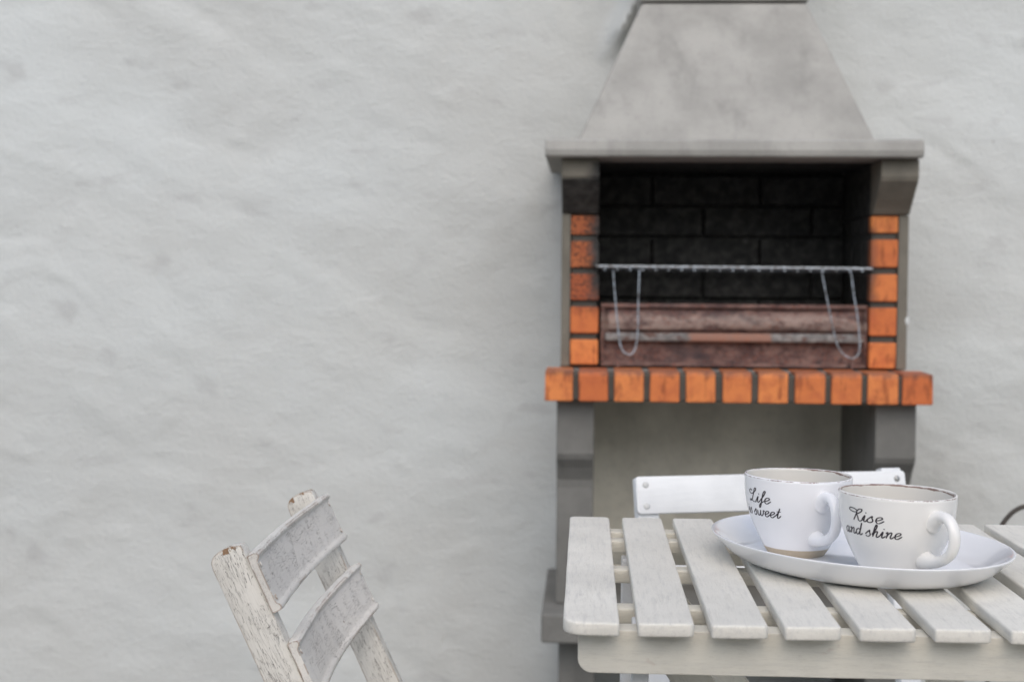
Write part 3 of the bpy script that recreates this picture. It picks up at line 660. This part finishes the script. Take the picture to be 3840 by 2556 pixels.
# lower back rail, seat with five slats, crossing rear legs, stretchers
SZ = .385
for k in range(6):
    x = -.150 + k*.058
    box_ = prism(corner_outline(-.195, -.024, .195, .024, (.005,)*4, 3), -.014, 0, bev=.002, cuts=8, wob=.0005, seed=k+30)
    from_bm('seat_slat', box_, M['chair'], ch, ci @ Matrix.Translation((x, 1.66, SZ)) @ RZ90, smooth=True, angle=35)
for y in (1.4915, 1.8285):
    bar('seat_rail', (-.165, y, SZ-.0295), (.165, y, SZ-.0295), .020, .030, M['chair'], ch, ci)
    bar('rear_leg', (.135, y + (.021 if y < 1.6 else -.021), SZ-.017), (-.300, y + (.021 if y < 1.6 else -.021), GZ+.012), .020, .034, M['chair'], ch, ci)
pf = O + tdir*(LP*.86) + ndir*.0195; bar('stretcher', (pf.x, 1.480, pf.z), (pf.x, 1.840, pf.z), .022, .022, M['chair'], ch, ci, side=Vector((1, 0, 0)))
bar('stretcher', (-.255, 1.523, -.02), (-.255, 1.797, -.02), .020, .020, M['chair'], ch, ci, side=Vector((1, 0, 0)))
bar('seat_axle', (O.x + .4226*.435+.018, 1.480, SZ-.040), (O.x+.4226*.435+.018, 1.840, SZ-.040), .014, .014, M['screw'], ch, ci, side=Vector((1, 0, 0)))

# ---------------------------------------------------------------- white chair beyond the table
a2 = math.atan2(.12, .4395); c2 = root('folding_chair', 'white folding chair behind the table, only its flat top back board showing', 'chair', (.2997, 2.26, GZ), a2)
H2 = 0 - GZ
def C2(name, bm, mat, mw, **k): return from_bm(name, bm, mat, c2, mw, smooth=True, angle=35, **k)
bt = R(14)
for (zc_, off) in ((.7458, 0), (.640, -.026)):
    bm = prism(corner_outline(-.2275, -.0290, .2275, .0290, (.006,)*4, 3), -.006, .006, bev=.002, cuts=10, wob=.0005)
    o = C2('back_board', bm, M['chair_far'], Matrix.Translation((0, off, zc_ + H2)) @ Matrix.Rotation(R(90)-bt, 4, 'X'))
    for sx in (-.212, .212):
        for sy in (-.017, .016):
            b2 = bmesh.new(); bmesh.ops.create_uvsphere(b2, u_segments=14, v_segments=6, radius=.0052)
            for v in b2.verts: v.co.z *= .3
            from_bm('screw', b2, M['pscrew'] if sx < 0 else M['screw'], o, Matrix.Translation((sx, sy, .0062)), smooth=True)
for sx in (-.207, .207):
    # post: from just above the board, leaning forward to the front foot
    tp = Vector((sx, .012+.008, (.7765 if sx > 0 else .770) + H2)); zlen = tp.z - .001; bo = Vector((sx, .020 - zlen*math.tan(bt), .001))
    bar('post', bo, tp, .022, .034, M['chair_far'], c2, Matrix.Identity(4), side=Vector((0, 1, 0)))
    bar('rear_leg', (sx*.86, .10, .002), (sx*.86, -.36, .43), .018, .030, M['chair_far'], c2, Matrix.Identity(4), side=Vector((0, 1, 0)))
    bar('seat_rail', (sx*.86, -.43, .445), (sx*.86, -.09, .445), .016, .026, M['chair_far'], c2, Matrix.Identity(4), side=Vector((1, 0, 0)))
for k in range(6):
    y = -.42 + k*.058
    bm = prism(corner_outline(-.195, -.024, .195, .024, (.005,)*4, 2), -.012, 0, bev=.002)
    C2('seat_slat', bm, M['chair_far'], Matrix.Translation((0, y, .471)))

# ---------------------------------------------------------------- dark bent rod behind the table
hp = [(.742, 2.62, GZ+.002), (.742, 2.62, .25), (.745, 2.62, .50), (.752, 2.62, .600), (.761, 2.62, .635), (.775, 2.62, .656), (.788, 2.62, .667), (.803, 2.62, .673), (.83, 2.62, .674), (.87, 2.62, .655), (.90, 2.62, .60), (.92, 2.62, .45), (.925, 2.62, .2), (.925, 2.62, GZ+.002)]
hr = tube('bent_rod', [tuple(q) for q in crom([(p[0]-.80, p[1]-2.62, p[2]-GZ) for p in hp], 8)], .0042, M['rod'], None, mw=Matrix.Translation((.80, 2.62, GZ)))
hr['label'] = 'dark bent rod curving up behind the right end of the table'; hr['category'] = 'rod'

# ---------------------------------------------------------------- unseen house added behind the camera for reflections in the glaze
hs_ = root('house', 'unseen cream rendered house with white framed windows, added for reflections', 'house', (-.5, -7.0, GZ))
def HB(name, *a, par=hs_, mat=None, bev=.01):
    o = from_bm(name, boxbm(*a, bev), mat, par); return o
M['render'] = concrete('cream_render', (.62, .58, .50), soot=False, stain=.12)
M['wframe'] = paint('window_paint', (.8, .8, .78), smear=.05, dirt=.05, spot=0)
t = NT('window_glass'); M['glass'] = t.fin((.02, .025, .03), .04)
t = NT('roof_tile'); M['tile'] = t.fin(t.mix(t.noise(t.coords(), 9), (.30, .12, .07), (.42, .19, .11)), .8)
HB('wall', -5, 4.5, -6, 0, 0, 3.6, mat=M['render'])
HB('roof', -5.3, 4.8, -6.3, .3, 3.602, 3.85, mat=M['tile'])
for x in (-3.6, -.9, 1.5):
    f = HB('window', x, x+1.2, .002, .05, 1.0, 2.4, mat=M['wframe'])
    for q in (0, 1): HB('pane', x+.07+q*.56, x+.57+q*.56, .051, .056, 1.08, 2.32, par=f, mat=M['glass'], bev=.001)
HB('door', 3.2, 4.1, .002, .05, 0, 2.1, mat=M['wframe'])
